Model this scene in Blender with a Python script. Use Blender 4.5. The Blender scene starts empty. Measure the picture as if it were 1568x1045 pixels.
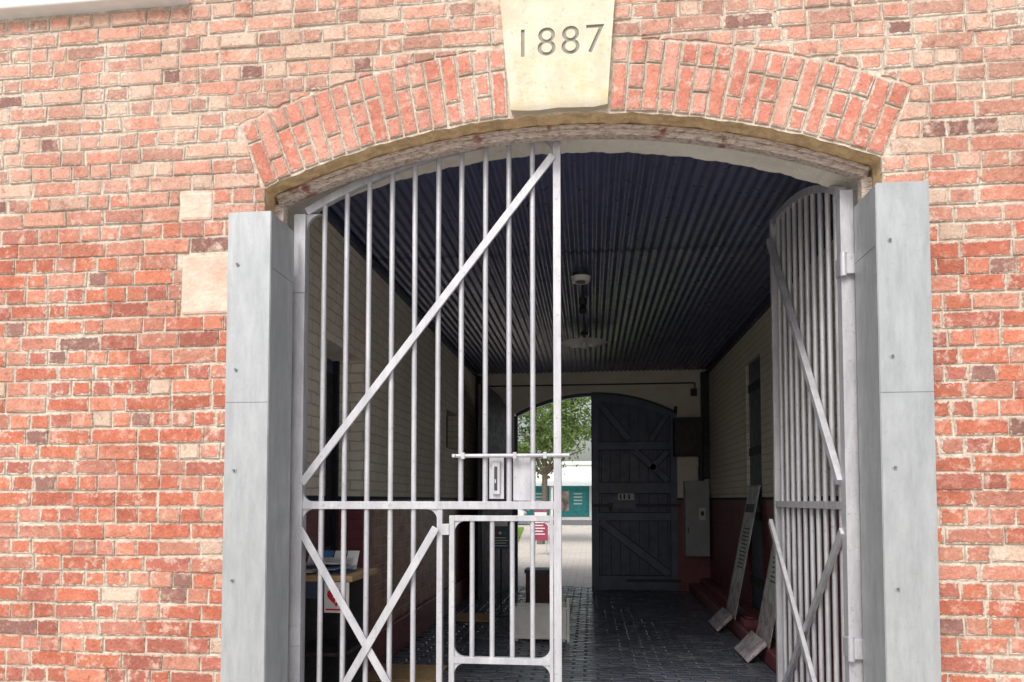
import bpy, bmesh, math, random
from mathutils import Vector, Matrix
random.seed(7)
S=bpy.context.scene
EYE=1.55
# ------------------------------------------------------------------ node helpers
class NT:
    def __init__(s,name):
        s.m=bpy.data.materials.new(name); s.m.use_nodes=True
        s.t=s.m.node_tree; s.t.nodes.clear()
        s.o=s.t.nodes.new('ShaderNodeOutputMaterial'); s.b=s.t.nodes.new('ShaderNodeBsdfPrincipled')
        s.t.links.new(s.b.outputs[0],s.o.inputs[0])
        s.g=s.t.nodes.new('ShaderNodeNewGeometry')
        s.pos=s.g.outputs['Position']
    def set(s,sock,v):
        if isinstance(v,bpy.types.NodeSocket): s.t.links.new(v,sock)
        elif v is not None:
            if sock.type=='RGBA' and len(v)==3: v=(*v,1)
            sock.default_value=v
    def noise(s,scale,detail=4,rough=.6,vec=None):
        n=s.t.nodes.new('ShaderNodeTexNoise'); s.set(n.inputs['Vector'],vec or s.pos)
        n.inputs['Scale'].default_value=scale;n.inputs['Detail'].default_value=min(detail,4)
        n.inputs['Roughness'].default_value=rough
        return n.outputs['Fac']
    def math(s,op,a,b=0.,c=None,clamp=False):
        n=s.t.nodes.new('ShaderNodeMath');n.operation=op;n.use_clamp=clamp
        s.set(n.inputs[0],a);s.set(n.inputs[1],b)
        if c is not None:s.set(n.inputs[2],c)
        return n.outputs[0]
    def ramp(s,v,a,b,lo=0.,hi=1.):
        n=s.t.nodes.new('ShaderNodeMapRange');n.clamp=True
        s.set(n.inputs[0],v)
        for i,x in zip((1,2,3,4),(a,b,lo,hi)): n.inputs[i].default_value=x
        return n.outputs[0]
    def mix(s,f,a,b,mode='MIX'):
        n=s.t.nodes.new('ShaderNodeMix');n.data_type='RGBA';n.blend_type=mode
        s.set(n.inputs[0],f);s.set(n.inputs[6],a);s.set(n.inputs[7],b)
        return n.outputs[2]
    def xyz(s,v=None):
        n=s.t.nodes.new('ShaderNodeSeparateXYZ');s.set(n.inputs[0],v or s.pos);return n.outputs
    def comb(s,x,y,z):
        n=s.t.nodes.new('ShaderNodeCombineXYZ')
        for i,v in enumerate((x,y,z)): s.set(n.inputs[i],v)
        return n.outputs[0]
    def bump(s,h,strength=.5,dist=.01,nrm=None):
        n=s.t.nodes.new('ShaderNodeBump');s.set(n.inputs['Height'],h)
        n.inputs['Strength'].default_value=strength;n.inputs['Distance'].default_value=dist
        if nrm: s.set(n.inputs['Normal'],nrm)
        s.t.links.new(n.outputs[0],s.b.inputs['Normal']);return n.outputs[0]
    def fin(s,col,rough=.7,metal=0.,spec=None):
        s.set(s.b.inputs['Base Color'],col);s.set(s.b.inputs['Roughness'],rough);s.set(s.b.inputs['Metallic'],metal)
        if spec is not None:s.b.inputs['Specular IOR Level'].default_value=spec
        return s.m
def M(name,c1,c2=None,sc=6,rough=.7,metal=0.,bump=.2,bsc=60,bd=.003,stretch=None):
    n=NT(name); c2=c2 or tuple(x*.75 for x in c1)
    vec=None
    if stretch:
        x=n.xyz(); vec=n.comb(n.math('MULTIPLY',x[0],stretch[0]),n.math('MULTIPLY',x[1],stretch[1]),n.math('MULTIPLY',x[2],stretch[2]))
    f=n.ramp(n.noise(sc,4,.65,vec),.35,.65)
    if bump: n.bump(n.noise(bsc,2,.6,vec),bump,bd)
    r=n.ramp(n.noise(sc*2.3,2,.6,vec),.3,.7,max(rough-.1,.05),min(rough+.12,1))
    return n.fin(n.mix(f,c1,c2),r,metal)
# ------------------------------------------------------------------ mesh builder
class MB:
    def __init__(s): s.v=[];s.f=[];s.m=[];s.sm=[]
    def add(s,vs,fs,mi=0,smooth=False):
        b=len(s.v); s.v+= [Vector(v) for v in vs]
        for f in fs:
            s.f.append([b+i for i in f]);s.m.append(mi);s.sm.append(smooth)
    def box(s,x0,x1,y0,y1,z0,z1,mi=0):
        if x0>x1:x0,x1=x1,x0
        if y0>y1:y0,y1=y1,y0
        v=[(x0,y0,z0),(x1,y0,z0),(x1,y1,z0),(x0,y1,z0),(x0,y0,z1),(x1,y0,z1),(x1,y1,z1),(x0,y1,z1)]
        s.add(v,[(0,3,2,1),(4,5,6,7),(0,1,5,4),(1,2,6,5),(2,3,7,6),(3,0,4,7)],mi)
    def ext(s,pts,vec,mi=0):
        n=len(pts);vec=Vector(vec);v=[Vector(p) for p in pts]+[Vector(p)+vec for p in pts]
        s.add(v,[tuple(range(n))[::-1],tuple(range(n,2*n))]+[(i,(i+1)%n,n+(i+1)%n,n+i) for i in range(n)],mi)
    def cyl(s,p0,p1,r,n=12,mi=0,r2=None):
        p0=Vector(p0);p1=Vector(p1);r2=r if r2 is None else r2
        d=(p1-p0).normalized(); a=d.orthogonal().normalized();b=d.cross(a)
        v=[];
        for p,rr in((p0,r),(p1,r2)):
            for i in range(n):
                t=2*math.pi*i/n; v.append(p+(a*math.cos(t)+b*math.sin(t))*rr)
        s.add(v,[(i,(i+1)%n,n+(i+1)%n,n+i) for i in range(n)],mi,True)
        s.add(v[:n],[tuple(range(n))[::-1]],mi);s.add(v[n:],[tuple(range(n))],mi)
    def obox(s,p0,p1,w,t,side,mi=0):
        p0=Vector(p0);p1=Vector(p1);side=Vector(side).normalized();d=(p1-p0).normalized();u=d.cross(side).normalized()
        a=side*t/2;b=u*w/2
        v=[p0-a-b,p0+a-b,p0+a+b,p0-a+b,p1-a-b,p1+a-b,p1+a+b,p1-a+b]
        s.add(v,[(0,3,2,1),(4,5,6,7),(0,1,5,4),(1,2,6,5),(2,3,7,6),(3,0,4,7)],mi)
    def sweep(s,path,w,y0,y1,mi=0):
        n=len(path);v=[]
        for i,(x,z) in enumerate(path):
            a=path[max(i-1,0)];b=path[min(i+1,n-1)]
            dx,dz=b[0]-a[0],b[1]-a[1];l=math.hypot(dx,dz);nx,nz=-dz/l*w/2,dx/l*w/2
            v+=[(x-nx,y0,z-nz),(x-nx,y1,z-nz),(x+nx,y1,z+nz),(x+nx,y0,z+nz)]
        f=[]
        for i in range(n-1):
            for k in range(4):
                f.append((i*4+k,i*4+(k+1)%4,i*4+4+(k+1)%4,i*4+4+k))
        f+=[(0,1,2,3),(n*4-1,n*4-2,n*4-3,n*4-4)]
        s.add(v,f,mi)
    def gusset(s,x,z,sx,sz,r,y0,y1,mi=0):
        pts=[(x,z)]+[(x+sx*(r-r*math.sin(t)),z+sz*(r-r*math.cos(t))) for t in [math.pi/2*i/6 for i in range(7)]]
        s.ext([(a,y0,b) for a,b in pts],(0,y1-y0,0),mi)
    def build(s,name,mats,parent=None,bevel=0,T=None,recalc=True):
        vs=[T(*v) for v in s.v] if T else [tuple(v) for v in s.v]
        vs=[Vector(v) for v in vs]
        lo=Vector([min(v[i] for v in vs) for i in range(3)]);hi=Vector([max(v[i] for v in vs) for i in range(3)])
        c=(lo+hi)/2; c.z=lo.z
        me=bpy.data.meshes.new(name);me.from_pydata([v-c for v in vs],[],s.f)
        if not isinstance(mats,(list,tuple)):mats=[mats]
        for m in mats: me.materials.append(m)
        me.polygons.foreach_set('material_index',s.m);me.polygons.foreach_set('use_smooth',s.sm)
        if recalc:
            bm=bmesh.new();bm.from_mesh(me);bmesh.ops.recalc_face_normals(bm,faces=bm.faces);bm.to_mesh(me);bm.free()
        o=bpy.data.objects.new(name,me);S.collection.objects.link(o);o.location=c
        if parent: par(o,parent)
        if bevel:
            b=o.modifiers.new('bevel','BEVEL');b.width=bevel;b.segments=2;b.limit_method='ANGLE';b.angle_limit=math.radians(50)
        return o
def empty(name,loc=(0,0,0)):
    e=bpy.data.objects.new(name,None);e.empty_display_size=.2;e.location=loc;S.collection.objects.link(e);return e
def par(o,e):
    o.parent=e;o.matrix_parent_inverse=Matrix.Translation(-Vector(e.location))
# ------------------------------------------------------------------ materials
def brick_unit_mat(name,mortar):
    n=NT(name)
    at=n.t.nodes.new('ShaderNodeAttribute');at.attribute_name='bcol'
    u1=n.t.nodes.new('ShaderNodeUVMap');u1.uv_map='ea';u2=n.t.nodes.new('ShaderNodeUVMap');u2.uv_map='eb'
    a=n.xyz(u1.outputs[0]);b=n.xyz(u2.outputs[0])
    x=n.xyz()
    e=n.math('MINIMUM',n.math('MINIMUM',a[0],a[1]),n.math('MINIMUM',b[0],b[1]))
    n45=n.noise(44,3,.72)
    wob=n.math('MULTIPLY',n.math('SUBTRACT',n45,.5),.030)
    e2=n.math('ADD',e,wob)
    big=n.noise(2.3,3,.6)
    up=n.ramp(x[2],2.9,3.6,0,.003)
    thr=n.math('ADD',n.ramp(big,.42,.7,.0,.006),up)
    edge=n.ramp(n.math('SUBTRACT',e2,thr),-.001,.004)
    col=at.outputs['Color']
    fine=n.noise(75,4,.75)
    col=n.mix(n.ramp(fine,.36,.66,0,.65),col,n.mix(1.,col,(.62,.52,.49),'MULTIPLY'))
    n17=n.noise(16,4,.72)
    col=n.mix(n.ramp(n17,.53,.70,0,.55),col,(.82,.58,.46))
    col=n.mix(n.ramp(n17,.43,.34,0,.5),col,(.24,.11,.09))
    smear=n.ramp(n.noise(9,4,.78),.58,.67,0,.6)
    col=n.mix(smear,col,mortar)
    grime=n.ramp(big,.58,.40,0,.35)
    mcol=n.mix(n.ramp(n45,.35,.7),mortar,tuple(q*.55 for q in mortar))
    mcol=n.mix(n.ramp(big,.62,.45,0,.45),mcol,(.50,.36,.28))
    c=n.mix(edge,mcol,col)
    c=n.mix(grime,c,n.mix(1.,c,(.72,.62,.58),'MULTIPLY'))
    n.bump(n.math('ADD',n.math('MULTIPLY',edge,.5),n.math('ADD',n.math('MULTIPLY',fine,.6),n.math('MULTIPLY',n17,1.4))),.95,.010)
    return n.fin(c,.9,0,.25)
MORT=(.78,.67,.56)
m_brick=brick_unit_mat('weathered_brick',MORT)
m_mortar=M('lime_mortar',tuple(q*.95 for q in MORT),(.48,.38,.30),25,.95,bump=.9,bsc=80,bd=.008)
def soffit():
    n=NT('soffit_stone');x=n.xyz()
    f14=n.noise(14,4,.7)
    och=n.mix(n.ramp(f14,.38,.62),(.74,.54,.29),(.48,.33,.18))
    f30=n.noise(32,4,.75)
    och=n.mix(n.ramp(f30,.57,.7,0,.6),och,(.76,.64,.48))
    crm=n.mix(n.ramp(n.noise(5,4,.6),.4,.7),(.86,.82,.73),(.76,.71,.61))
    n.bump(n.math('ADD',f30,f14),.6,.010)
    return n.fin(n.mix(n.ramp(x[1],3.79,3.80),och,crm),.85)
m_soffit=soffit()
def keym():
    n=NT('sandstone');x=n.xyz()
    v=n.comb(x[0],x[1],n.math('MULTIPLY',x[2],.35))
    c=n.mix(n.ramp(n.noise(5,4,.65),.35,.65),(.80,.73,.58),(.66,.59,.45))
    c=n.mix(n.ramp(n.noise(9,4,.7,v),.5,.75,0,.6),c,(.86,.81,.70))
    c=n.mix(n.ramp(n.noise(28,4,.8),.56,.72,0,.75),c,(.48,.42,.32))
    c=n.mix(n.ramp(n.noise(3.3,4,.8,v),.54,.66,0,.45),c,(.52,.47,.38))
    c=n.mix(n.math('MULTIPLY',n.ramp(x[2],3.95,3.56),n.ramp(n.noise(7,4,.6),.45,.65,0,.75)),c,(.74,.58,.28))
    c=n.mix(n.ramp(x[2],3.60,3.55,0,.55),c,(.38,.31,.22))
    n.bump(n.math('ADD',n.noise(90,4,.8),n.noise(14,2,.6)),.6,.007)
    return n.fin(c,.88,0,.25)
m_key=keym()
m_groove=M('carved_groove_shade',(.38,.35,.30),(.29,.27,.22),30,.95)  # darker stone for the cut digits, groove shade put into the colour
m_pad=M('render_pad',(.82,.62,.51),(.66,.43,.34),9,.9,bump=.8,bsc=45,bd=.008)
def peel():
    n=NT('peeling_timber');x=n.xyz()
    v=n.comb(n.math('MULTIPLY',x[0],.5),x[1],n.math('MULTIPLY',x[2],2.))
    f=n.noise(60,4,.75,v)
    c=n.mix(n.ramp(f,.40,.54),(.30,.215,.175),(.58,.50,.44))
    c=n.mix(n.ramp(n.noise(4,4,.6),.57,.61),c,(.27,.12,.09))
    n.bump(f,.7,.005);return n.fin(c,.8)
m_peel=peel()
def galv(name,base,dark,sc=5,spots=.5):
    n=NT(name);x=n.xyz();v=n.comb(n.math('MULTIPLY',x[0],3.),n.math('MULTIPLY',x[1],3.),n.math('MULTIPLY',x[2],.6))
    c=n.mix(n.ramp(n.noise(sc,4,.7,v),.35,.68),base,dark)
    c=n.mix(n.ramp(n.noise(40,4,.75),.58,.70,0,spots),c,tuple(q*.55 for q in base))
    n.bump(n.noise(70,3,.6),.18,.002)
    return n.fin(c,n.ramp(n.noise(12,2,.6),.3,.7,.38,.6),.3)
m_gate=galv('silver_gate_paint',(.60,.60,.63),(.43,.43,.47),spots=.8)
m_col=galv('galvanised_steel',(.46,.48,.495),(.36,.38,.395),7,.4)
m_seam=M('steel_seam',(.20,.21,.22),None,9,.5,.4)
m_navy=M('navy_paint',(.100,.125,.195),(.070,.09,.145),5,.42,bump=.25,bsc=50)
m_navy2=M('navy_paint_trim',(.065,.083,.140),(.045,.058,.10),5,.4)
m_ink=M('navy_shadow_gap',(.014,.017,.027),None,5,.6)
m_black=M('black_metal',(.03,.03,.034),(.05,.048,.048),9,.5)
def iron():
    n=NT('corrugated_iron_paint');x=n.xyz()
    v=n.comb(n.math('MULTIPLY',x[0],3.),n.math('MULTIPLY',x[1],.3),0.)
    f=n.noise(3,4,.7,v)
    c=n.mix(n.ramp(f,.3,.7),(.108,.120,.235),(.062,.07,.145))
    c=n.mix(n.ramp(n.noise(1.6,4,.75),.5,.75,0,.6),c,(.15,.14,.19))
    n.bump(n.noise(14,3,.6,v),.25,.004)
    return n.fin(c,n.ramp(n.noise(8,2,.6),.3,.7,.26,.46))
m_iron=iron()
def paintwall(name,kind):
    n=NT(name);x=n.xyz()
    br=n.t.nodes.new('ShaderNodeTexBrick')
    vec=n.comb(n.math('ADD',n.math('ADD',x[0],x[1]),n.math('MULTIPLY',n.math('SUBTRACT',n.noise(9,2,.5),.5),.035)),
               n.math('ADD',x[2],n.math('MULTIPLY',n.math('SUBTRACT',n.noise(11,2,.5),.5),.026)),0.)
    n.set(br.inputs['Vector'],vec)
    for k,v in (('Scale',1.),('Mortar Size',.007),('Mortar Smooth',.35),('Brick Width',.235),('Row Height',.086)): br.inputs[k].default_value=v
    br.inputs['Color1'].default_value=(.52,.24,.17,1);br.inputs['Color2'].default_value=(.30,.14,.11,1);br.inputs['Mortar'].default_value=(.56,.45,.37,1)
    mort=br.outputs['Fac']
    crm=n.mix(n.ramp(n.noise(2.5,4,.65),.35,.7),(.93,.87,.75),(.84,.75,.61))
    if kind!='end': crm=n.mix(n.math('MULTIPLY',mort,.5),crm,(.48,.40,.32))
    f26=n.noise(26,4,.8)
    crm=n.mix(n.ramp(f26,.59,.72,0,.55),crm,(.50,.39,.30))
    mar=n.mix(n.ramp(n.noise(4,4,.7),.35,.65),(.27,.07,.085),(.18,.05,.062))
    mar=n.mix(n.ramp(f26,.6,.72,0,.5),mar,(.40,.27,.25))
    if kind=='left':
        f=n.math('MULTIPLY',n.ramp(x[1],6.2,6.5),n.ramp(x[1],10.6,10.3))
        f=n.math('MULTIPLY',f,n.ramp(n.math('ADD',x[2],n.math('MULTIPLY',n.noise(5,3,.6),.1)),.38,.42))
        bare=n.mix(n.ramp(n.noise(6,4,.7),.45,.65,0,.6),br.outputs['Color'],(.62,.44,.36))
        mar=n.mix(f,mar,bare)
    c=n.mix(n.ramp(x[2],1.545,1.55),mar,(.02,.02,.027))
    c=n.mix(n.ramp(x[2],1.578,1.583),c,crm)
    bs=.2 if kind=='end' else 1.
    h=n.math('MULTIPLY',f26,.6) if kind=='end' else n.math('ADD',n.math('MULTIPLY',mort,-1.),n.math('MULTIPLY',f26,.6))
    n.bump(h,bs,.012)
    return n.fin(c,n.ramp(x[2],1.54,1.56,.42,.72))
m_wl=paintwall('painted_brick_left','left');m_wr=paintwall('painted_brick_right','right');m_we=paintwall('painted_render','end')
m_maroon=M('maroon_paint',(.28,.085,.098),(.19,.06,.072),7,.4,bump=.4)
def blockm():
    n=NT('dark_paving_blocks')
    at=n.t.nodes.new('ShaderNodeAttribute');at.attribute_name='bcol'
    c=n.mix(n.ramp(n.noise(20,3,.7),.4,.7,0,.4),at.outputs['Color'],(.12,.13,.155))
    n.bump(n.noise(35,3,.7),.3,.003)
    return n.fin(c,n.ramp(n.noise(5,3,.7),.3,.7,.14,.30))
m_block=blockm()
m_joint=M('paving_joint',(.012,.012,.014),None,20,.9,bump=0)
m_conc=M('front_concrete',(.58,.55,.51),(.49,.47,.44),3,.9,bump=0)
m_wood=M('oak_top',(.56,.38,.20),(.44,.28,.15),6,.5,stretch=(1,6,6))
m_brown=M('brown_bin',(.14,.065,.055),(.10,.045,.04),6,.45)
m_white=M('white_paint',(.82,.82,.80),(.70,.70,.68),5,.5)
m_paper=M('paper',(.84,.84,.82),(.74,.74,.76),20,.6)
m_red=M('red_print',(.70,.02,.03),(.6,.02,.03),8,.4)
m_teal=M('teal_shopfront',(.03,.36,.38),(.03,.28,.31),2,.3,bump=0)
m_grey=M('grey_cabinet',(.44,.46,.48),(.36,.38,.40),4,.45)
m_glass=M('dark_glass',(.015,.017,.02),(.03,.03,.035),3,.08,bump=0)
m_tan=M('coir_mat',(.52,.36,.19),(.38,.25,.13),30,.95)
m_bark=M('tree_bark',(.20,.165,.13),(.12,.095,.075),12,.9,bump=.8,bsc=30,bd=.02)
# ------------------------------------------------------------------ bricks
class Bricks:
    def __init__(s): s.v=[];s.f=[];s.c=[];s.ea=[];s.eb=[]
    def unit(s,pts,loc,dims,col,P,dep=.02,ch=.004,jit=.002,jy=None,tilt=.0018):
        n=len(pts);cx=sum(p[0] for p in pts)/n;cz=sum(p[1] for p in pts)/n
        b=len(s.v);jy=random.uniform(-.004,.003) if jy is None else jy
        o=[(p[0]+random.uniform(-jit,jit),p[1]+random.uniform(-jit,jit)) for p in pts]
        inn=[]
        for p in o:
            dx,dz=cx-p[0],cz-p[1]
            inn.append((p[0]+math.copysign(min(ch,abs(dx)*.5),dx),p[1]+math.copysign(min(ch,abs(dz)*.5),dz)))
        for p in o: s.v.append(P(p[0],p[1],dep))
        for p in o: s.v.append(P(p[0],p[1],ch+jy))
        for p in inn: s.v.append(P(p[0],p[1],jy+random.uniform(-tilt,tilt)))
        def addf(idx,li):
            s.f.append([b+i for i in idx])
            for k in li:
                s.c.append(col);s.ea.append(loc[k]);s.eb.append((dims[0]-loc[k][0],dims[1]-loc[k][1]))
        addf([2*n+i for i in range(n)],list(range(n)))
        for i in range(n):
            j=(i+1)%n
            addf([n+i,n+j,2*n+j,2*n+i],[i,j,j,i]);addf([i,j,n+j,n+i],[i,j,j,i])
    def build(s,name,mat,parent):
        me=bpy.data.meshes.new(name);me.from_pydata(s.v,[],s.f);me.materials.append(mat)
        ca=me.color_attributes.new('bcol','FLOAT_COLOR','CORNER')
        ca.data.foreach_set('color',[x for c in s.c for x in (*c,1.)])
        a=me.uv_layers.new(name='ea');a.data.foreach_set('uv',[x for c in s.ea for x in c])
        a=me.uv_layers.new(name='eb');a.data.foreach_set('uv',[x for c in s.eb for x in c])
        o=bpy.data.objects.new(name,me);S.collection.objects.link(o)
        if parent:par(o,parent)
        return o
def mixc(a,b,t): return tuple(x*(1-t)+y*t for x,y in zip(a,b))
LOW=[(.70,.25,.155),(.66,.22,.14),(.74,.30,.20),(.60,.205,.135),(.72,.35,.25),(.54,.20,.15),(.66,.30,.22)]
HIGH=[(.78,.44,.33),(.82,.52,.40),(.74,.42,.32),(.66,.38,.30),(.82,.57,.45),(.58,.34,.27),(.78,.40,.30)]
VOU=[(.80,.34,.25),(.76,.30,.22),(.82,.39,.30),(.72,.285,.21),(.83,.47,.38)]
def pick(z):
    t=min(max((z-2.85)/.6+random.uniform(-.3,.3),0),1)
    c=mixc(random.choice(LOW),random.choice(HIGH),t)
    if random.random()<.045: c=(.36,.20,.17)
    if random.random()<.03: c=(.78,.60,.47)
    k=random.uniform(.84,1.10);return tuple(min(x*k,.88) for x in c)
YW=3.62;XC=-.157;HW=1.58;RI=4.12;ZCR=3.545;ZO=ZCR-RI;TH=.372;RO=RI+TH
PHI=math.asin(HW/RI);ZS=ZO+RI*math.cos(PHI);ZK=ZO+RO*math.cos(PHI)
def arcz(x,R): return ZO+math.sqrt(max(R*R-(x-XC)**2,0))
gate_house=empty('brick_gatehouse',(0,8,0))
B=Bricks();CH=.086;J=.0035
Pw=lambda x,z,d:(x,YW+d,z)
PADS=[(-2.195,-1.87,2.545,2.875),(-2.215,-2.03,3.06,3.22)]
ncs=int(ZK/CH)+1
zb=ZK-ncs*CH;i=0
while zb<4.95:
    z0,z1=zb+J,zb+CH-J;zm=(z0+z1)/2
    L=.24 if i%2==0 else .12
    x=-5.5+random.uniform(0,.12)+(0 if i%2 else .06)
    while x<4.8:
        ln=L*random.uniform(.88,1.12)
        if i%2==0 and random.random()<(.16 if zm<3.2 else .5): ln=.13*random.uniform(.85,1.25)
        elif i%2==1 and random.random()<.12: ln=.235*random.uniform(.9,1.05)
        a,b=x+J,x+ln-J;x+=ln
        sk=False
        for p in PADS:
            if zm>p[2] and zm<p[3]:
                if a<p[0]<b: b=p[0]-.006
                elif a<p[1]<b: a=p[1]+.006
                elif a>=p[0] and b<=p[1]: sk=True
        if sk or b-a<.02: continue
        if z1<=ZK+.001:
            h0=HW+max(0,z0-ZS)*math.tan(PHI)+.009;h1=HW+max(0,z1-ZS)*math.tan(PHI)+.009
            if z1<ZS:h0=h1=HW
            l0,r0=a,b;l1,r1=a,b
            if (a+b)/2<XC:
                r0=min(b,XC-h0);r1=min(b,XC-h1)
                if r0-l0<.02 or r1-l1<.02:continue
            else:
                l0=max(a,XC+h0);l1=max(a,XC+h1)
                if r0-l0<.02 or r1-l1<.02:continue
            pts=[(l0,z0),(r0,z0),(r1,z1),(l1,z1)]
            xa,xb=min(l0,l1),max(r0,r1)
        else:
            xs=[a+(b-a)*k/6 for k in range(7)]
            ch=[]
            for xx in xs:
                zz=z0
                if abs(xx-XC)<RO*math.sin(PHI)+.01: zz=max(z0,arcz(xx,RO)+.009)
                if zz<z1-.008: ch.append((xx,zz))
            if len(ch)<2 or ch[-1][0]-ch[0][0]<.02: continue
            xa,xb=ch[0][0],ch[-1][0]
            if all(abs(c[1]-z0)<1e-6 for c in ch): ch=[ch[0],ch[-1]]
            pts=ch+[(xb,z1),(xa,z1)]
        if xa>-.43 and xb<.11 and zm>3.6: continue
        if xa>-4.4 and xb<-2.2 and 4.25<zm<4.40: continue
        ww,hh=xb-xa,z1-z0
        dz=.005*math.sin(x*1.7+i)+.003*math.sin(x*5.1+i*2)
        pts=[(p[0],p[1]+(dz if z1>ZK else dz*.6)) for p in pts]
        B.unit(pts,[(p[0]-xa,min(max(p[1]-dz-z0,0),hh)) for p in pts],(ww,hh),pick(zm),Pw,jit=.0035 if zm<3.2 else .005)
    zb+=CH;i+=1
for sgn in(-1,1):
    a0=math.radians(3.6);n=17;da=(PHI-a0)/n
    for k in range(n):
        t0=a0+k*da;t1=t0+da
        segs=[(0,.115),(.115,TH)] if k%2 else [(0,.25),(.25,TH)]
        if k%4==1: segs=[(0,.118),(.118,.245),(.245,TH)]
        base=random.choice(VOU)
        for (r0,r1) in segs:
            r0+=RI+.004;r1+=RI-.004
            g=.0038
            def pt(r,t,off): return (XC+sgn*(r*math.sin(t)+off*math.cos(t)),ZO+r*math.cos(t)-off*math.sin(t))
            q=[pt(r0,t0,g),pt(r0,t1,-g),pt(r1,t1,-g),pt(r1,t0,g)]
            w=r0*da-2*g;h=r1-r0
            loc=[(0,0),(w,0),(w,h),(0,h)]
            if sgn<0: q=[q[1],q[0],q[3],q[2]]
            c=mixc(base,random.choice(VOU),.6);kk=random.uniform(.9,1.06)
            if random.random()<.05:c=(.52,.23,.17)
            B.unit(q,loc,(w,h),tuple(min(x*kk,.88) for x in c),lambda x,z,d:(x,YW-.004+d,z),dep=.03,jit=.003)
B.build('facade_bricks',m_brick,gate_house)
# ------------------------------------------------------------------ wall bodies with arched openings
def arch_wall(name,x0,x1,xa,xb,zs,zfun,ztop,y0,y1,mats,parent,N=48):
    b=MB()
    xs=[xa+(xb-xa)*i/N for i in range(N+1)]
    for y,mi in((y0,0),(y1,1)):
        b.add([(x0,y,0),(xa,y,0),(xa,y,ztop),(x0,y,ztop)],[(0,1,2,3)],mi)
        b.add([(xb,y,0),(x1,y,0),(x1,y,ztop),(xb,y,ztop)],[(0,1,2,3)],mi)
        for a,c in zip(xs,xs[1:]):
            b.add([(a,y,zfun(a)),(c,y,zfun(c)),(c,y,ztop),(a,y,ztop)],[(0,1,2,3)],mi)
    ys=[y0+(y1-y0)*i/8 for i in range(9)]
    for ya,yb in zip(ys,ys[1:]):
        for a,c in zip(xs,xs[1:]):
            b.add([(a,ya,zfun(a)),(a,yb,zfun(a)),(c,yb,zfun(c)),(c,ya,zfun(c))],[(0,1,2,3)],2)
    for xx in(xa,xb): b.add([(xx,y0,0),(xx,y1,0),(xx,y1,zfun(xx)),(xx,y0,zfun(xx))],[(0,1,2,3)],2)
    b.add([(x0,y0,ztop),(x1,y0,ztop),(x1,y1,ztop),(x0,y1,ztop)],[(0,1,2,3)],0)
    for xx in(x0,x1): b.add([(xx,y0,0),(xx,y1,0),(xx,y1,ztop),(xx,y0,ztop)],[(0,1,2,3)],0)
    return b.build(name,mats,parent,recalc=False)
def sof(x): return arcz(x,RI)-.008+.003*math.sin(x*37)+.002*math.sin(x*91+1)+.002*math.sin(x*23+2)
arch_wall('front_wall',-7,7,XC-HW,XC+HW,ZS,sof,4.95,YW+.006,4.05,[m_mortar,m_wr,m_soffit],gate_house,N=110)
b=MB();b.box(-7,7,YW-.05,YW+.3,4.95,5.15);b.build('stone_string_course',m_key,gate_house,.01)
b=MB();N=40
tp=[(XC-HW+.02+(2*HW-.04)*i/N) for i in range(N+1)]
b.sweep([(x,arcz(x,RI)-.036) for x in tp],.050,3.742,3.80)
b.sweep([(x,arcz(x,RI)-.022) for x in tp],.02,3.725,3.742)
b.build('timber_arch_lining',m_peel,gate_house,.004)
b=MB()
b.box(XC-HW,XC-HW+.055,3.742,3.80,0,arcz(XC-HW+.03,RI)-.06);b.box(XC+HW-.055,XC+HW,3.742,3.80,0,arcz(XC+HW-.03,RI)-.06)
b.build('timber_jamb_lining',m_peel,gate_house,.004)
b=MB()
kp=[(-.400,3.550),(-.33,3.543),(-.25,3.541),(-.16,3.549),(-.1,3.546),(.02,3.542),(.092,3.552),(.116,3.9),(.160,4.46),(-.482,4.46),(-.437,3.9)]
b.ext([(x,3.585,z) for x,z in kp],(0,.08,0))
key=b.build('date_keystone',[m_key,m_groove],gate_house,0)
cu=bpy.data.curves.new('date_text','FONT');cu.body='1887';cu.size=.215;cu.extrude=.02;cu.space_character=1.14;cu.align_x='CENTER';cu.align_y='CENTER';cu.offset=-.0012
to=bpy.data.objects.new('date_text',cu);S.collection.objects.link(to)
to.location=(-.155,3.585-.012,3.890);to.rotation_euler=(math.radians(90),0,0)
bpy.context.view_layer.update()
dg=bpy.context.evaluated_depsgraph_get()
tm=bpy.data.meshes.new_from_object(to.evaluated_get(dg));tm.transform(to.matrix_world)
tm.materials.clear();tm.materials.append(m_groove)
bpy.data.objects.remove(to)
try:
    co=bpy.data.objects.new('cutter',tm);S.collection.objects.link(co)
    md=key.modifiers.new('b','BOOLEAN');md.object=co;md.operation='DIFFERENCE';md.solver='EXACT';md.material_mode='TRANSFER'
    bpy.context.view_layer.update();dg=bpy.context.evaluated_depsgraph_get()
    nm=bpy.data.meshes.new_from_object(key.evaluated_get(dg))
    key.modifiers.clear();key.data=nm
    bpy.data.objects.remove(co)
except Exception as ex: print('bool fail',ex)
for k,p in enumerate(PADS):
    b=MB();b.box(p[0],p[1],YW-.004,YW+.03,p[2]+.003,p[3]-.003);b.build('stone_hinge_pad',m_pad,gate_house,.014)
b=MB();b.box(-3.9,-2.185,3.54,3.66,4.275,4.40);b.build('window_sill',m_white,gate_house,.01)
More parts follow.
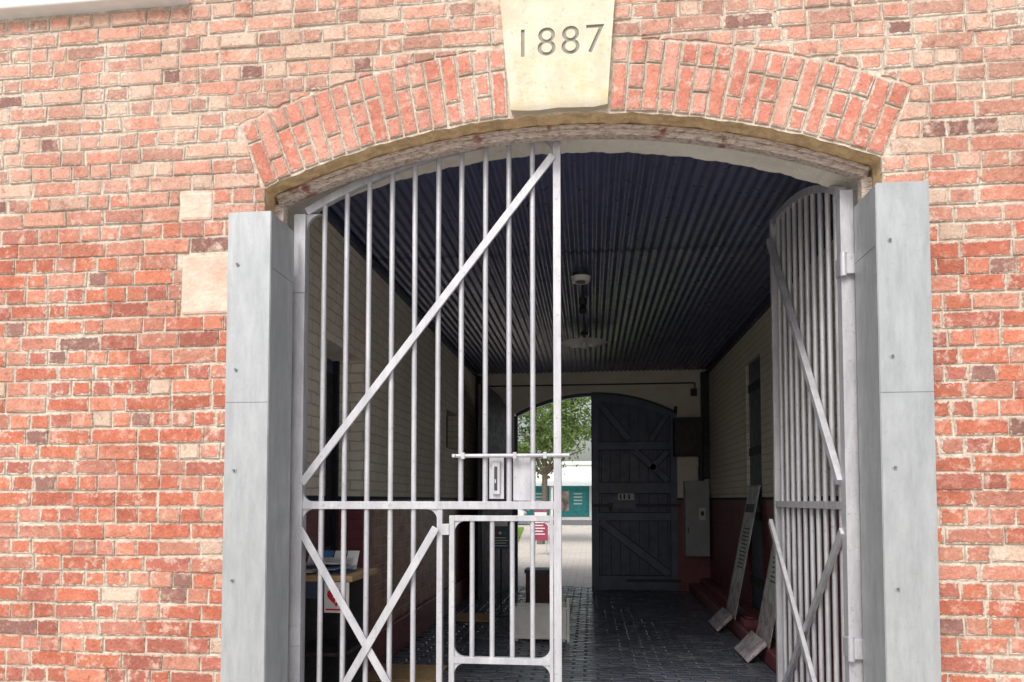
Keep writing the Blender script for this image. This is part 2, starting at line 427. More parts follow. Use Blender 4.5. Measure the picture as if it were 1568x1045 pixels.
# ------------------------------------------------------------------ passage
XL,XR,YF,ZC=-1.98,1.97,12.35,3.74
b=MB();x0=XL-.35
for y0,y1,z0,z1 in((4.05,5.2,0,4),(5.2,6.1,2.77,4),(6.1,9.7,0,4),(9.7,10.65,0,2.27),(9.7,10.65,2.81,4),(10.65,YF,0,4)): b.box(x0,XL,y0,y1,z0,z1)
b.build('passage_side_wall',m_wl,gate_house)
b=MB()
for y0,y1,z0,z1 in((4.05,8.6,0,4),(8.6,9.4,3.27,4),(9.4,YF,0,4)): b.box(XR,XR+.35,y0,y1,z0,z1)
b.build('passage_side_wall.001',m_wr,gate_house)
b=MB();b.box(-7,x0-.6,4.05,YF,0,4.9);b.box(XR+.95,7,4.05,YF,0,4.9);b.box(x0-.6,XR+.95,4.06,YF,4.0,4.9)  # last box: unseen roof mass added above the ceiling, blocks the sky
b.build('gatehouse_side_rooms',m_mortar,gate_house)
b=MB();b.box(XL,XL+.05,6.12,YF-.01,0.02,.34);b.build('plinth',m_maroon,gate_house,.01)
b=MB();b.box(1.62,XR,4.06,YF-.01,.005,.16);b.build('side_step',m_maroon,gate_house,.015)
b=MB();b.box(1.80,XR-.003,4.06,YF-.01,.16,.24);b.build('upper_step',m_maroon,gate_house,.01)
b=MB();b.box(-2.30,-2.25,5.2,6.1,0.02,2.77,0)
for z0,z1 in((.2,1.0),(1.15,2.0),(2.1,2.65)):
    for y0,y1 in((5.27,5.6),(5.7,6.03)):
        b.box(-2.25,-2.235,y0,y1,z0,z1,1)
b.box(-2.25,-2.02,5.2,5.235,.02,2.77,1);b.box(-2.25,-2.2,6.06,6.1,.02,2.77,1)
b.build('side_door',[m_navy2,m_ink],gate_house,.006)
b=MB();b.box(-2.2,-2.15,9.7,10.65,2.27,2.81,0);b.box(-2.15,-2.0,9.7,9.75,2.27,2.81,1);b.box(-2.15,-2.12,10.15,10.2,2.27,2.81,1);b.build('side_window',[m_glass,m_navy2],gate_house)
b=MB();b.box(XR+.04,XR+.09,8.6,9.4,.02,3.27)
for z in(.5,1.3,2.1,2.9):b.box(XR+.025,XR+.04,8.62,9.38,z,z+.1,1)
b.build('side_door.001',[m_navy2,m_ink],gate_house,.004)
b=MB();pitch=.076;xs=[];x=XL-.02
while x<XR+.02: xs.append(x);x+=pitch/8
for k,(y0,y1,dz) in enumerate(((4.06,6.35,0),(6.3,8.9,-.004),(8.85,11.4,0),(11.35,YF-.06,-.004))):
    vs=[];
    for xx in xs:
        z=ZC+dz+.0105*math.sin(2*math.pi*xx/pitch)+.004*math.sin(xx*1.7)
        vs+=[(xx,y0,z),(xx,y1,z+.004)]
    b.add(vs,[(2*i,2*i+1,2*i+3,2*i+2) for i in range(len(xs)-1)],0,True)
b.build('corrugated_ceiling',m_iron,gate_house,recalc=False)
b=MB()
for yy in (5.2,6.33,7.6,8.87,10.1,11.38):
    k0=math.ceil((XL+.06)/pitch)
    for k in range(k0,int((XR-.06)/pitch),4):
        xx=(k+.75)*pitch;b.cyl((xx,yy,ZC-.018),(xx,yy,ZC+.0),.007,6)
b.build('ceiling_screws',m_navy2,gate_house)
b=MB();b.box(XL,XL+.05,4.08,YF-.02,ZC-.075,ZC-.02);b.box(XR-.05,XR,4.08,YF-.02,ZC-.075,ZC-.02);b.build('ceiling_trim',m_navy2,gate_house,.004)
b=MB();b.box(-7,7,4.05,12.75,4.95,5.1);b.build('sky_block_roof',m_mortar,gate_house)  # unseen roof, added to keep sky light out of the passage
EX0,EX1=-1.33,1.45;EC=(EX0+EX1)/2;EH=(EX1-EX0)/2;ER=(EH*EH+.36**2)/(2*.36);EZ=3.40-ER
ez=lambda x:EZ+math.sqrt(ER*ER-(x-EC)**2)
arch_wall('end_wall',-7,7,EX0,EX1,0,ez,4.95,YF,YF+.38,[m_we,m_key,m_we],gate_house)
b=MB();b.sweep([(EX0+.03+(EX1-EX0-.06)*i/24,ez(EX0+.03+(EX1-EX0-.06)*i/24)-.032) for i in range(25)],.06,YF+.08,YF+.16)
b.box(EX0,EX0+.06,YF+.08,YF+.16,0,ez(EX0)-.03);b.box(EX1-.06,EX1,YF+.08,YF+.16,0,ez(EX1)-.03)
b.build('end_door_frame',m_navy2,gate_house,.004)
b=MB();b.cyl((XL,YF-.04,3.52),(1.75,YF-.04,3.52),.012,8);b.cyl((1.75,YF-.04,3.52),(1.75,YF-.04,3.35),.012,8)
b.box(1.68,1.78,YF-.07,YF,3.30,3.42);b.build('wall_conduit',m_black,gate_house)
b=MB();b.box(XR-.13,XR-.01,YF-.14,YF-.01,1.9,ZC-.05);b.cyl((XR-.16,YF-.2,1.5),(XR-.16,YF-.2,2.3),.04,10)
b.box(XL+.0,XL+.10,YF-.12,YF-.01,.0,ZC-.05)
b.build('corner_downpipe',m_black,gate_house,.005)
# ------------------------------------------------------------------ end doors
def door_parts(b,W,top):
    n=9
    for i in range(n):
        u0=W*i/n+.004;u1=W*(i+1)/n-.004
        b.ext([(u0,.04,.03),(u1,.04,.03),(u1,.04,top(u1)-.01),(u0,.04,top(u0)-.01)],(0,.012,0),0)
    pts=[(W*i/12,.053,top(W*i/12)-.012) for i in range(13)]
    b.ext([(0,.053,.03),(W,.053,.03)]+pts[::-1],(0,.012,0),4)
    b.box(0,.11,0,.04,.03,top(0.05)-.02,1);b.box(W-.11,W,0,.04,.03,top(W-.05)-.02,1)
    for z0,z1 in((.05,.27),(1.20,1.33),(1.66,1.84),(2.40,2.53)): b.box(.112,W-.112,.002,.04,z0,z1,1)
    b.sweep([(.11+(W-.22)*i/10,top(.11+(W-.22)*i/10)-.075) for i in range(11)],.14,0,.04,1)
def brace(b,p,q,w):
    b.obox((p[0],.020,p[1]),(q[0],.020,q[1]),w,.032,(0,1,0),1)
    b.obox((p[0],.034,p[1]),(q[0],.034,q[1]),w+.028,.011,(0,1,0),4)
DM=[m_navy,M('navy_paint_frame',(.125,.155,.235),(.09,.115,.175),5,.4,bump=.3),m_black,m_white,m_ink]
bd=MB();W=1.42
topf=lambda u: ez(.02+u)-.03
door_parts(bd,W,topf)
brace(bd,(.14,3.18),(.62,2.57),.10);brace(bd,(1.28,3.02),(1.0,2.57),.08)
brace(bd,(.72,2.38),(1.26,1.88),.10);brace(bd,(1.26,2.36),(.98,2.06),.09)
brace(bd,(.14,1.18),(1.26,.31),.12)
bd.sweep([(W*i/12,topf(W*i/12)-.004) for i in range(13)],.035,-.012,.05,2)
bd.box(-.012,.004,-.012,.05,.03,topf(0)-.02,2)
for z in(1.43,.17): bd.box(.0 if z>1 else .55,W+.05,-.012,-.001,z,z+.05,2)
bd.box(.30,.72,-.03,.03,1.40,1.62,1);bd.box(.43,.70,-.034,-.031,1.545,1.655,3)
for u in (.46,.52,.6): bd.box(u,u+.03,-.037,-.0345,1.56,1.64,2)
bd.box(.28,.34,-.05,-.031,1.36,1.5,2);bd.cyl((W-.02,-.02,3.0),(W-.02,-.02,3.12),.025,8,2)
for z in(.27,1.20,1.33,1.66,1.84,2.40,2.53): bd.box(.112,W-.112,.0305,.0385,z-.012,z+.012,4)
for u in(.11,W-.11): bd.box(u-.010,u+.010,.0305,.0385,.27,topf(.7)-.25,4)
bd.build('timber_passage_door',DM,None,.004,T=lambda u,v,z:(.02+u,YF-.02+v-.05,z))
bd=MB();mt=lambda u: ez(EX0+u)-.03
door_parts(bd,1.38,mt)
brace(bd,(.14,1.18),(1.24,.31),.12);brace(bd,(.14,3.0),(1.2,2.0),.12)
a=math.atan2(-1.33,-.33)
m_board=M('aged_boards',(.20,.19,.20),(.12,.12,.14),5,.6,stretch=(6,6,.4))
bd.build('timber_passage_door.001',[m_board,m_board,m_black,m_white,m_ink],None,.004,T=lambda u,v,z:(EX0-.02+math.cos(a)*u-math.sin(a)*(v-.06),YF-.04+math.sin(a)*u+math.cos(a)*(v-.06),z))
# ------------------------------------------------------------------ floor blocks
FB=Bricks();y=4.12;r=0
while y<12.72:
    x=-1.97+(0 if r%2 else .11)
    rowj=random.uniform(-.0015,.0015)
    while x<1.60 :
        a,b2=max(x,-1.97),min(x+.225,1.612)
        if b2-a>.03:
            if y>YF-.08 and (b2<EX0 or a>EX1): x+=.225;continue
            g=random.uniform(.7,1.3);c=(.072*g,.080*g,.102*g)
            if random.random()<.05:c=(.13,.135,.15)
            q=[(a+.004,y+.006),(b2-.004,y+.006),(b2-.004,y+.078),(a+.004,y+.078)]
            FB.unit(q,[(p[0]-a,p[1]-y) for p in q],(b2-a,.08),c,lambda X,Y,d:(X,Y,.03-d),dep=.022,ch=.013,jit=.003,jy=rowj+random.uniform(-.002,.002),tilt=.0022)
        x+=.225
    y+=.084;r+=1
pf=FB.build('passage_floor',m_block,None)
b=MB();b.box(XL,1.62,4.05,12.73,.004,.014);o=b.build('floor_bedding',m_joint)
o.parent=pf
# ------------------------------------------------------------------ steel guard columns
def column(name,xa,xb,zt,inner):
    b=MB()
    b.box(xa,xb,3.50,3.505,0,zt)
    xi=xb if inner>0 else xa
    b.box(xi-.004*inner,xi+.003*inner,3.505,3.78,0,zt-.004)
    xo=xa if inner>0 else xb
    b.box(xo,xo+.004*inner,3.505,3.62,0,zt-.004)
    b.box(xa+.004,xb-.004,3.505,3.62,zt-.008,zt-.004)
    b.box(xa+.001,xb-.001,3.4988,3.50,2.049,2.0515,1)
    b.box(xi,xi+.004*inner,3.52,3.78,2.75,2.753,1)
    for z in(2.77,2.22,1.70,1.14,.55):
        b.cyl((xa+.055,3.5,z),(xa+.055,3.490,z),.0065,8,1);b.cyl((xa+.055,3.5,z),(xa+.055,3.4975,z),.012,12,0)
    b.build(name,[m_col,m_seam],None,.0015)
column('steel_guard_column',-1.872,-1.642,3.045,1)
column('steel_guard_column.001',1.345,1.58,3.045,-1)
# ------------------------------------------------------------------ gates
GW=1.436
def gtop(u):
    dx=-1.454+u;return EYE+2.025-(2.85-math.sqrt(2.85**2-dx*dx))-.018
def gate(name,T,wicket):
    root=empty(name,T(GW/2,0,0))
    b=MB()
    b.box(-.033,.033,-.033,.033,.05,gtop(0)+.0)
    b.box(GW-.02,GW+.02,-.026,.026,.05,gtop(GW)+.02)
    N=20;b.sweep([(.033+(GW-.053)*i/N,gtop(.033+(GW-.053)*i/N)-.002) for i in range(N+1)],.042,-.02,.02)
    b.box(.033,GW-.02,-.024,.020,1.499,1.541)
    b.box(.033,.80 if wicket else GW-.02,-.02,.02,.08,.13)
    b.gusset(.033,gtop(.04)-.02,1,-1,.09,-.012,.012);b.gusset(GW-.02,gtop(GW)-.03,-1,-1,.09,-.012,.012)
    b.gusset(.033,1.499,1,-1,.06,-.012,.012);b.gusset(.033,1.541,1,1,.05,-.012,.012)
    b.build('frame',m_gate,root,.004,T)
    b=MB();sp=GW/11
    for i in range(1,11):
        u=sp*i+random.uniform(-.002,.002);z0=1.52
        b.cyl((u,0,z0),(u+random.uniform(-.003,.003),0,gtop(u)),.0145,12)
        if not wicket or u<.75: b.cyl((u,0,.10),(u,0,1.5),.0145,12)
    b.build('bars',m_gate,root,0,T)
    b=MB()
    t1=.018 if wicket else .036
    b.obox((.03,-.020-t1/2-.002,1.64),(GW-.02,-.020-t1/2-.002,3.42),.042,t1,(0,1,0))
    e=.785 if wicket else GW-.03
    zt=1.39;t2=.012 if wicket else .026
    b.obox((.02,-.022-t2/2,zt),(e,-.022-t2/2,.12),.042,t2,(0,1,0));b.obox((e,-.024-t2*1.5,zt+.01),(.03,-.024-t2*1.5,.1),.042,t2,(0,1,0))
    b.build('braces',m_gate,root,.003,T)
    if wicket:
        b=MB();u0,u1,zt,z2=.867,1.410,1.465,.69
        b.box(.785,.815,-.02,.02,.05,1.499)
        b.gusset(.785,1.499,-1,-1,.06,-.012,.012)
        b.box(u0-.014,u0+.014,-.02,.014,.10,zt);b.box(u1-.016,u1+.003,-.032,-.0275,.10,zt)
        b.box(u0+.014,u1-.016,-.0205,.014,zt-.03,zt)
        b.box(u0+.014,u1-.016,-.02,.014,z2-.017,z2+.017);b.box(u0+.014,u1-.016,-.02,.014,.10,.14)
        for cx,sx in((u0+.014,1),(u1-.016,-1)):
            b.gusset(cx,zt-.03,sx,-1,.06,-.012,.010);b.gusset(cx,z2+.017,sx,1,.06,-.012,.010);b.gusset(cx,z2-.017,sx,-1,.06,-.012,.01)
        b.box(u0-.055,u0-.014,-.026,-.02,1.36,1.42);b.box(u0-.055,u0-.014,-.026,-.02,.45,.51)
        for i in range(1,5):
            u=u0+(u1-u0)*i/5;b.cyl((u,0,z2),(u,0,zt-.02),.0135,12)
        b.build('wicket_door',m_gate,root,.003,T)
        b=MB()
        b.cyl((.87,-.030,1.787),(1.50,-.030,1.787),.011,12);b.cyl((.885,-.030,1.787),(.885,-.07,1.787),.009,8)
        for u in(.92,1.2,1.36): b.box(u,u+.02,-.045,-.015,1.770,1.804)
        b.box(1.065,1.145,.016,.020,1.555,1.80);b.box(1.195,1.305,.016,.022,1.545,1.79)
        b.box(1.085,1.125,-.004,.0159,1.58,1.76);b.box(1.095,1.112,-.0055,-.0041,1.60,1.73,1);b.box(1.098,1.105,-.007,-.0056,1.64,1.66,0)
        b.build('lock_and_bolt',[m_gate,m_black],root,.002,T)
    b=MB()
    for z in(2.71,.75):
        b.box(-.062,.036,-.04,-.0335,z,z+.10);b.box(-.062,-.0335,-.0334,.05,z,z+.10);b.cyl((-.05,-.028,z-.01),(-.05,-.028,z+.11),.018,10)
    b.build('hinges',m_gate,root,.003,T)
gate('steel_bar_gate',lambda u,v,z:(-1.624+u*1.007,3.86+v,z),True)
gate('steel_bar_gate.001',lambda u,v,z:(1.325+v,3.865+u,z),False)
# ------------------------------------------------------------------ furniture in passage
r=empty('reception_counter',(-1.75,4.7,0))
b=MB();b.box(-1.975,-1.50,4.42,4.95,1.03,1.07);b.build('counter_top',m_wood,r,.006)
b=MB();b.box(-1.97,-1.94,4.45,4.93,.02,1.03);b.box(-1.90,-1.56,4.90,4.93,.02,1.03);b.box(-1.94,-1.56,4.47,4.9,.55,.575)
b.box(-1.60,-1.56,4.45,4.50,.02,1.03);b.build('counter_body',m_black,r,.004)
b=MB();b.box(-1.94,-1.56,4.44,4.466,.92,1.03);b.build('counter_rail',m_navy,r,.003)
g=empty('leaflet_stack',(-1.8,4.6,1.07));rr=random.Random(3)
m_blue=M('blue_print',(.08,.22,.45),(.06,.15,.3),9,.5);m_yel=M('yellow_print',(.75,.55,.1),(.7,.4,.1),9,.5)
b=MB();zz=1.0705
for i in range(16):
    x=-1.95+rr.random()*.25;y=4.45+rr.random()*.2;b.box(x,x+.15,y,y+.2,zz,zz+.005,rr.choice([0,0,0,0,1]));zz+=.0056
for i in range(4):
    x=-1.93+i*.09;b.ext([(x,4.72,1.072),(x+.08,4.72,1.072),(x+.08,4.80,1.20),(x,4.80,1.20)],(0,.008,0),[0,1,0,0][i])
b.build('leaflets',[m_paper,m_blue,m_yel,m_red],g,0)
b=MB();b.box(-1.675,-1.515,4.402,4.408,.84,1.03,0)
hp=[]
for i in range(28):
    t=2*math.pi*i/28;hp.append((-1.595+.0038*16*math.sin(t)**3,4.3985,.94+.0038*(13*math.cos(t)-5*math.cos(2*t)-2*math.cos(3*t)-math.cos(4*t))))
b.ext(hp,(0,.003,0),1)
b.ext([(x,4.396,z) for x,z in[(-1.59,.985),(-1.62,.935),(-1.598,.935),(-1.605,.895),(-1.572,.945),(-1.592,.945)]],(0,.002,0),0)
b.box(-1.665,-1.525,4.399,4.4015,.855,.865,1)
b.build('defibrillator_sign',[m_white,m_red],None)
r=empty('sign_stand',(-1.19,9.5,0))
b=MB();b.cyl((-1.19,9.5,.03),(-1.19,9.5,.045),.17,24);b.cyl((-1.19,9.5,.045),(-1.19,9.5,.95),.014,10);b.cyl((-1.19,9.5,.045),(-1.19,9.5,.09),.03,12,r2=.014);b.build('pole_and_base',m_black,r)
b=MB();b.box(-1.30,-1.08,9.47,9.49,.90,1.30,0);b.box(-1.28,-1.10,9.466,9.47,1.20,1.27,1)
for i,(x,c) in enumerate(((-1.26,2),(-1.20,1),(-1.14,3))): b.cyl((x+.0,9.466,1.11),(x,9.47,1.11),.022,14,c)
for i in range(4): b.box(-1.27,-1.12+.02*(i%2),9.467,9.47,1.04-.035*i,1.052-.035*i,1)
b.build('sign_panel',[M('green_black_sign',(.05,.11,.11),(.04,.07,.075),4,.4),m_paper,m_red,m_blue],r,.002)
r=empty('litter_bin',(-.72,9.95,0))
b=MB();b.ext([(-.89,9.78,.05),(-.55,9.78,.05),(-.55,10.12,.05),(-.89,10.12,.05)],(0,0,.5));b.build('body',m_brown,r,.012)
b=MB();b.box(-.905,-.535,9.765,10.135,.55,.60);b.box(-.88,-.56,9.79,10.11,.03,.05);b.box(-.8,-.64,9.762,9.7649,.56,.59);b.build('lid_and_base',m_navy2,r,.008)
r=empty('white_metal_crate',(-.55,7.9,0))
b=MB();b.box(-.84,-.27,7.75,7.765,.06,.40);b.box(-.84,-.27,8.035,8.05,.06,.40);b.box(-.84,-.825,7.765,8.035,.06,.40);b.box(-.285,-.27,7.765,8.035,.06,.40);b.box(-.825,-.285,7.765,8.035,.06,.075)
b.box(-.85,-.26,7.738,7.7495,.38,.405);b.box(-.85,-.26,7.738,7.7495,.06,.085)
for x in(-.82,-.31):
    b.box(x,x+.03,7.77,7.80,.03,.06);b.box(x,x+.03,8.0,8.03,.03,.06)
b.box(-.265,-.235,7.74,7.77,.03,.50);b.build('crate_panels',m_white,r,.003)
b=MB();b.box(-1.72,-1.25,8.9,9.5,.034,.045);b.box(-1.69,-1.28,8.93,9.47,.045,.05);b.build('door_mat',m_tan,None,.004)
b=MB();b.box(-1.95,-1.3,5.9,6.5,.034,.047);b.box(-1.92,-1.33,5.93,6.47,.047,.052);b.build('door_mat.001',m_tan,None,.004)
r=empty('electrical_cabinet',(1.78,12.1,0))
b=MB();b.box(1.54,1.93,12.08,12.34,.62,1.86);b.box(1.56,1.91,12.068,12.08,.65,1.83);b.build('enclosure',m_grey,r,.008)
b=MB();b.box(1.76,1.86,12.055,12.068,1.22,1.42,0);b.box(1.785,1.835,12.048,12.055,1.29,1.36,1);b.box(1.575,1.59,12.055,12.068,1.0,1.1,1);b.cyl((1.8,12.2,1.86),(1.8,12.2,2.1),.03,10,1)
b.build('switch_and_latch',[m_white,m_black],r,.002)
r=empty('wall_speaker',(1.63,12.2,2.3))
b=MB();b.box(1.37,1.84,12.06,12.3,2.27,2.91);b.build('cabinet',m_black,r,.015)
b=MB();b.box(1.40,1.81,12.045,12.06,2.31,2.87);b.build('screen',m_black,r,.006)
m_print=NT('banner_print');x=m_print.xyz()
cc=m_print.mix(m_print.ramp(m_print.noise(6,4,.7),.45,.55),(.70,.71,.70),(.48,.48,.50))
cc=m_print.mix(m_print.ramp(m_print.math('ADD',x[2],m_print.math('MULTIPLY',m_print.noise(3,2),.15)),.62,.66),m_print.mix(m_print.ramp(m_print.noise(12,4,.7),.45,.6),(.60,.53,.55),(.28,.22,.26)),cc)
m_print=m_print.fin(cc,.4)
for k,yy in enumerate((8.55,6.95)):
    r=empty('roller_banner' if k==0 else 'roller_banner.001',(1.68,yy+.3,0))
    b=MB();z0=.17
    b.ext([(1.63,yy,z0),(1.93,yy,1.70),(1.94,yy,1.70),(1.64,yy,z0)],(0,.55,0),0)
    b.box(1.92,1.95,yy-.005,yy+.555,1.70,1.72,1)
    for j in range(11):
        z=.75+j*.045; xx=1.63+.30*(z-z0)/1.53-.003
        b.ext([(xx,yy+.08,z),(xx+.0031,yy+.08,z+.014),(xx+.0031,yy+.3+.15*rr.random(),z+.014),(xx,yy+.3+.1,z)],(-.001,0,0),2)
    xx=1.63+.30*(1.40-z0)/1.53-.004;b.ext([(xx,yy+.06,1.40),(xx+.02,yy+.06,1.5),(xx+.02,yy+.5,1.5),(xx,yy+.5,1.40)],(-.001,0,0),2)
    b.build('panel',[m_print,m_grey,m_black],r,0)
    b=MB();b.ext([(1.44,yy-.01,.034),(1.62,yy-.01,.20),(1.60,yy-.01,.24),(1.42,yy-.01,.06)],(0,.57,0),0);b.build('foot',m_print,r,.004)
b=MB();b.box(1.66,1.80,8.15,8.35,.16,.24);b.box(1.69,1.77,8.2,8.3,.24,.26);b.build('timber_block',m_maroon,None,.006)
b=MB();b.cyl((-.09,6.9,3.735),(-.09,6.9,3.70),.085,24,1);b.cyl((-.09,6.9,3.70),(-.09,6.9,3.655),.10,28,0,r2=.085);b.cyl((-.09,6.9,3.655),(-.09,6.9,3.65),.05,20,1)
b.build('ceiling_light',[m_white,m_black],None,.004)
b=MB();b.cyl((-.08,7.75,3.735),(-.08,7.75,3.66),.045,14);b.cyl((-.08,7.75,3.66),(-.08,7.70,3.58),.03,12,r2=.045);b.build('ceiling_spotlight',m_black,None,.003)  # small dark spotlight hanging from the ceiling, not lit
PZ=3.61
r=empty('pendant_light',(-.08,9.35,3.5))
b=MB();b.cyl((-.08,9.35,3.735),(-.08,9.35,PZ+.02),.012,8);b.cyl((-.08,9.35,3.735),(-.08,9.35,3.70),.05,14);b.build('stem',m_black,r)
b=MB();n=84;vs=[(-.08,9.35,PZ+.01)]
for ring,(rad,z,am) in enumerate(((.09,PZ+.008,0),(.2,PZ-.0,.004),(.275,PZ-.004,.040))):
    for i in range(n):
        t=2*math.pi*i/n;R2=rad+am*abs(math.cos(t*6));vs.append((-.08+R2*math.cos(t),9.35+R2*math.sin(t),z-am*.3*abs(math.cos(t*6))))
fs=[(0,1+i,1+(i+1)%n) for i in range(n)]
for k in range(2):
    fs+=[(1+k*n+i,1+(k+1)*n+i,1+(k+1)*n+(i+1)%n,1+k*n+(i+1)%n) for i in range(n)]
b.add(vs,fs,0,True);so=b.build('scalloped_shade',m_white,r)
sm=so.modifiers.new('s','SOLIDIFY');sm.thickness=.004
b=MB();b.cyl((-.08,9.35,PZ-.005),(-.08,9.35,PZ-.06),.03,14,r2=.045);b.cyl((-.08,9.35,PZ-.06),(-.08,9.35,PZ-.09),.045,14,r2=.02);b.build('bulb',m_white,r)
# ------------------------------------------------------------------ outside
b=MB();b.add([(-400,-400,0),(400,-400,0),(400,500,0),(-400,500,0)],[(0,1,2,3)]);b.build('ground',m_conc,None,recalc=False)
def pav():
    n=NT('plaza_pavers');br=n.t.nodes.new('ShaderNodeTexBrick');n.set(br.inputs['Vector'],n.pos)
    for k,v in (('Scale',1.),('Mortar Size',.008),('Brick Width',.3),('Row Height',.15)): br.inputs[k].default_value=v
    br.inputs['Color1'].default_value=(.72,.65,.58,1);br.inputs['Color2'].default_value=(.62,.55,.49,1);br.inputs['Mortar'].default_value=(.44,.40,.36,1)
    return n.fin(n.mix(n.ramp(n.noise(.8,4,.6),.4,.7,0,.4),br.outputs['Color'],(.74,.70,.64)),.85)
b=MB();b.add([(-30,12.74,.008),(30,12.74,.008),(30,40,.008),(-30,40,.008)],[(0,1,2,3)]);b.build('plaza_paving',pav(),None,recalc=False)
m_grass=M('lawn_grass',(.22,.36,.06),(.15,.26,.045),8,.9,bump=0)
b=MB();b.ext([(-2.0,17.5,.012),(-3.6,38.5,.012),(-22,38.5,.012),(-22,17.5,.012)],(0,0,.05));b.build('lawn',m_grass,None)
b=MB();rg=random.Random(5)
for i in range(9000):
    y=rg.uniform(17.5,38.4);x=-2.0-1.6*(y-17.5)/21-abs(rg.gauss(0,1.6));h=rg.uniform(.03,.08);d=rg.uniform(-.03,.03)
    b.add([(x,y,.06),(x+.02,y,.06),(x+.01+d,y+d,.06+h)],[(0,1,2)])
b.build('lawn_grass_blades',m_grass,None,recalc=False)
b=MB();b.box(-60,60,40,40.15,0,.13);b.box(-60,60,55,55.15,0,.13);b.box(-60,60,55.15,60,0,.13);b.build('kerb',M('kerb_concrete',(.55,.53,.5),None,5,.9,bump=0),None,.01)
b=MB();b.add([(-150,40.15,.004),(150,40.15,.004),(150,55,.004),(-150,55,.004)],[(0,1,2,3)]);b.build('road',M('asphalt',(.17,.17,.17),(.13,.13,.13),4,.9,bump=0),None,recalc=False)
b=MB()
for i in range(-20,20): b.box(i*5,i*5+2.5,47.5,47.62,.006,.009)
b.build('road_markings',m_white,None)
r=empty('shop_building',(0,63,0))
m_shop=M('shop_render',(.82,.82,.80),(.72,.72,.70),1,.8,bump=0)
b=MB();b.box(-30,30,60,70,3.0,4.6,0);b.box(-30,30,60.6,70,.13,3.0,0);b.box(-30,30,59.85,60,4.45,4.75,0)
for i in range(-9,10): b.box(i*3.3-.15,i*3.3+.15,59.99,60.6,.13,3.0,0)
b.build('walls_and_parapet',m_shop,r,.02)
b=MB();b.ext([(-30,60,3.15),(-30,57.3,2.75),(-30,57.3,2.65),(-30,60,3.0)],(60,0,0));b.build('awning',M('awning_metal',(.55,.60,.58),(.45,.49,.48),1,.5,bump=0),r)
b=MB()
for i in range(-7,7): b.cyl((i*4.2+1.1,57.5,.13),(i*4.2+1.1,57.5,2.68),.07,10)
b.build('awning_posts',m_white,r)
b=MB()
for i in range(-9,9):
    x=i*3.3+.15
    b.box(x,x+3.0,60.5,60.58,.13,3.0,0);b.box(x+.2,x+1.3,60.44,60.5,.6,2.3,1)
    b.box(x+1.5,x+2.8,60.44,60.5,.6,2.3,2)
    for k in range(4): b.box(x+1.7,x+2.4,60.43,60.44,2.0-.28*k,2.1-.28*k,3)
b.build('shopfronts',[m_teal,M('shop_poster',(.75,.62,.55),(.18,.14,.14),1.6,.4,bump=0),m_teal,m_paper],r)
r=empty('parked_car',(-6.2,44,0))
b=MB();pr=[(-4.02,.35),(-4.0,.75),(-4.25,.92),(-5.0,1.0),(-5.7,1.42),(-7.1,1.45),(-7.9,1.05),(-8.3,.95),(-8.4,.35)]
b.ext([(x,43.2,z) for x,z in pr],(0,1.7,0));b.build('body',m_white,r,.06)
b=MB();b.ext([(x,43.185,z) for x,z in[(-5.2,1.02),(-5.75,1.36),(-6.4,1.38),(-6.4,1.02)]],(0,1.73,0));b.ext([(x,43.185,z) for x,z in[(-6.5,1.02),(-6.5,1.38),(-7.05,1.38),(-7.6,1.05)]],(0,1.73,0));b.build('windows',m_glass,r)
b=MB()
for x in(-4.8,-7.5):
    for y in(43.15,44.75): b.cyl((x,y,.33),(x,y+.2,.33),.33,24,0);b.cyl((x,y-.01,.33),(x,y+.21,.33),.19,18,1)
b.build('wheels',[m_black,m_grey],r)
r=empty('information_sign',(-1.41,20,0))
b=MB();b.box(-1.60,-1.20,20,20.04,.42,1.25,0);b.box(-1.57,-1.23,19.99,20.0,1.0,1.2,1)
for k in range(5): b.box(-1.56,-1.28-.05*(k%2),19.993,20.0,.9-.08*k,.93-.08*k,1)
b.build('panel',[M('maroon_sign',(.35,.05,.11),(.3,.05,.1),3,.5),m_paper],r,.004)
b=MB();b.box(-1.58,-1.55,20.04,20.07,0,1.2);b.box(-1.25,-1.22,20.04,20.07,0,1.2);b.build('legs',m_grey,r)
def leafm(nm):
    n=NT(nm);at=n.t.nodes.new('ShaderNodeAttribute');at.attribute_name='bcol'
    m=n.fin(at.outputs['Color'],.55)
    tr=n.t.nodes.new('ShaderNodeBsdfTranslucent');n.t.links.new(at.outputs['Color'],tr.inputs[0])
    mx=n.t.nodes.new('ShaderNodeMixShader');mx.inputs[0].default_value=.45
    n.t.links.new(n.b.outputs[0],mx.inputs[1]);n.t.links.new(tr.outputs[0],mx.inputs[2]);n.t.links.new(mx.outputs[0],n.o.inputs[0])
    return m
m_leaf=leafm('leaves')
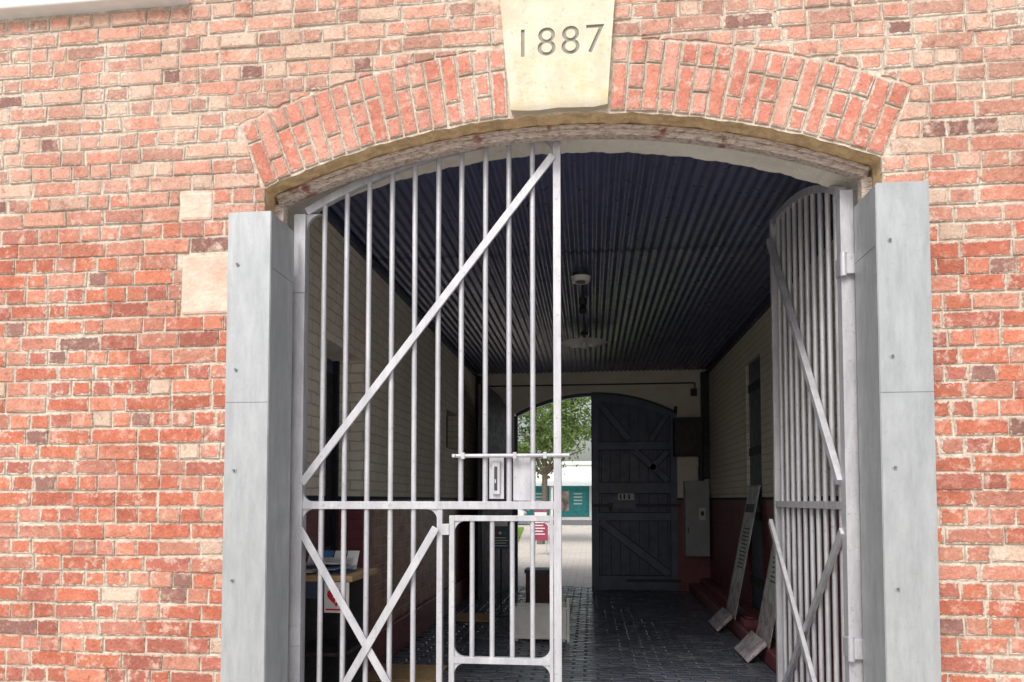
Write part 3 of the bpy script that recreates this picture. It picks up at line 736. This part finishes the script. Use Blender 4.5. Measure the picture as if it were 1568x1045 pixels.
def tree(name,x,y,h,rad,z0,seed,nl):
    rg=random.Random(seed);r=empty(name,(x,y,0));b=MB()
    p=Vector((x,y,0));top=Vector((x+.15,y,z0))
    b.cyl(p,p.lerp(top,.5)+Vector((.06,0,0)),.14,10,0,r2=.11);b.cyl(p.lerp(top,.5)+Vector((.06,0,0)),top,.11,10,0,r2=.09)
    cl=[]
    for i in range(10):
        a=2*math.pi*i/10+rg.uniform(-.3,.3);e=rg.uniform(.25,1.2);l=rad*rg.uniform(.55,.95)
        q=top+Vector((math.cos(a)*math.cos(e),math.sin(a)*math.cos(e),math.sin(e)*1.1))*l
        mid=top.lerp(q,.5)+Vector((rg.uniform(-.15,.15),rg.uniform(-.15,.15),.15))
        b.cyl(top-Vector((0,0,.1)),mid,.055,7,0,r2=.035);b.cyl(mid,q,.035,6,0,r2=.01)
    b.build('trunk_and_limbs',m_bark,r)
    for i in range(46):
        while 1:
            d=Vector((rg.uniform(-1,1),rg.uniform(-1,1),rg.uniform(-1,1)))
            if .25<d.length<1:break
        cl.append((Vector((x,y,(z0+h)/2+.2))+Vector((d.x*rad,d.y*rad,d.z*(h-z0)/2)),rg.uniform(.3,.6)*rad/2.2,rg.uniform(.6,1.45)))
    vs=[];fs=[];cols=[]
    for i in range(nl):
        c,s,k=rg.choice(cl)
        o=Vector((rg.gauss(0,.5),rg.gauss(0,.5),rg.gauss(0,.38)))*s;pp=c+o
        a=Vector((rg.uniform(-1,1),rg.uniform(-1,1),rg.uniform(-1,1))).normalized();t=a.orthogonal().normalized()
        l=rg.uniform(.05,.10);w=l*.45;bb=len(vs)
        vs+=[pp-a*l,pp+t*w,pp+a*l,pp-t*w];fs.append((bb,bb+1,bb+2,bb+3))
        g=k*rg.uniform(.75,1.25);cols+=[(.17*g,.25*g,.075*g,1)]*4
    me=bpy.data.meshes.new('crown');me.from_pydata(vs,[],fs);me.materials.append(m_leaf)
    ca=me.color_attributes.new('bcol','FLOAT_COLOR','CORNER');ca.data.foreach_set('color',[q for c in cols for q in c])
    o=bpy.data.objects.new('crown',me);S.collection.objects.link(o);par(o,r)
tree('street_tree',-1.75,25,6.6,2.6,2.5,11,13000)
tree('street_tree.001',-7.5,30,7,2.8,2.6,12,7000)
tree('street_tree.002',4.5,33,7,2.8,2.6,14,7000)
# ------------------------------------------------------------------ light
w=bpy.data.worlds.new('World');S.world=w;w.use_nodes=True;nt=w.node_tree;nt.nodes.clear()
sk=nt.nodes.new('ShaderNodeTexSky');sk.sky_type='NISHITA';sk.sun_disc=False
EL,AZ=math.radians(46),math.radians(195)
sk.sun_elevation=EL;sk.sun_rotation=AZ;sk.dust_density=4;sk.air_density=1.2
hs=nt.nodes.new('ShaderNodeHueSaturation');hs.inputs['Saturation'].default_value=.42
bg=nt.nodes.new('ShaderNodeBackground');bg.inputs[1].default_value=.15
wo=nt.nodes.new('ShaderNodeOutputWorld')
nt.links.new(sk.outputs[0],hs.inputs['Color']);nt.links.new(hs.outputs[0],bg.inputs[0]);nt.links.new(bg.outputs[0],wo.inputs[0])
ld=bpy.data.lights.new('sun','SUN');ld.energy=2.2;ld.angle=math.radians(24);ld.color=(1,.97,.93)
lo=bpy.data.objects.new('sun',ld);S.collection.objects.link(lo)
sd=Vector((math.sin(AZ)*math.cos(EL),math.cos(AZ)*math.cos(EL),math.sin(EL)))
lo.rotation_euler=sd.to_track_quat('Z','Y').to_euler();lo.location=sd*30
cd=bpy.data.cameras.new('camera');co=bpy.data.objects.new('camera',cd);S.collection.objects.link(co)
cd.sensor_width=36;cd.lens=1100/1568*36;cd.shift_y=195/1568;cd.clip_end=1500;cd.clip_start=.05
co.location=(0,0,EYE);co.rotation_euler=(math.radians(92.5),0,math.radians(6.28))
S.camera=co
S.view_settings.view_transform='Standard';S.view_settings.look='None';S.view_settings.exposure=0
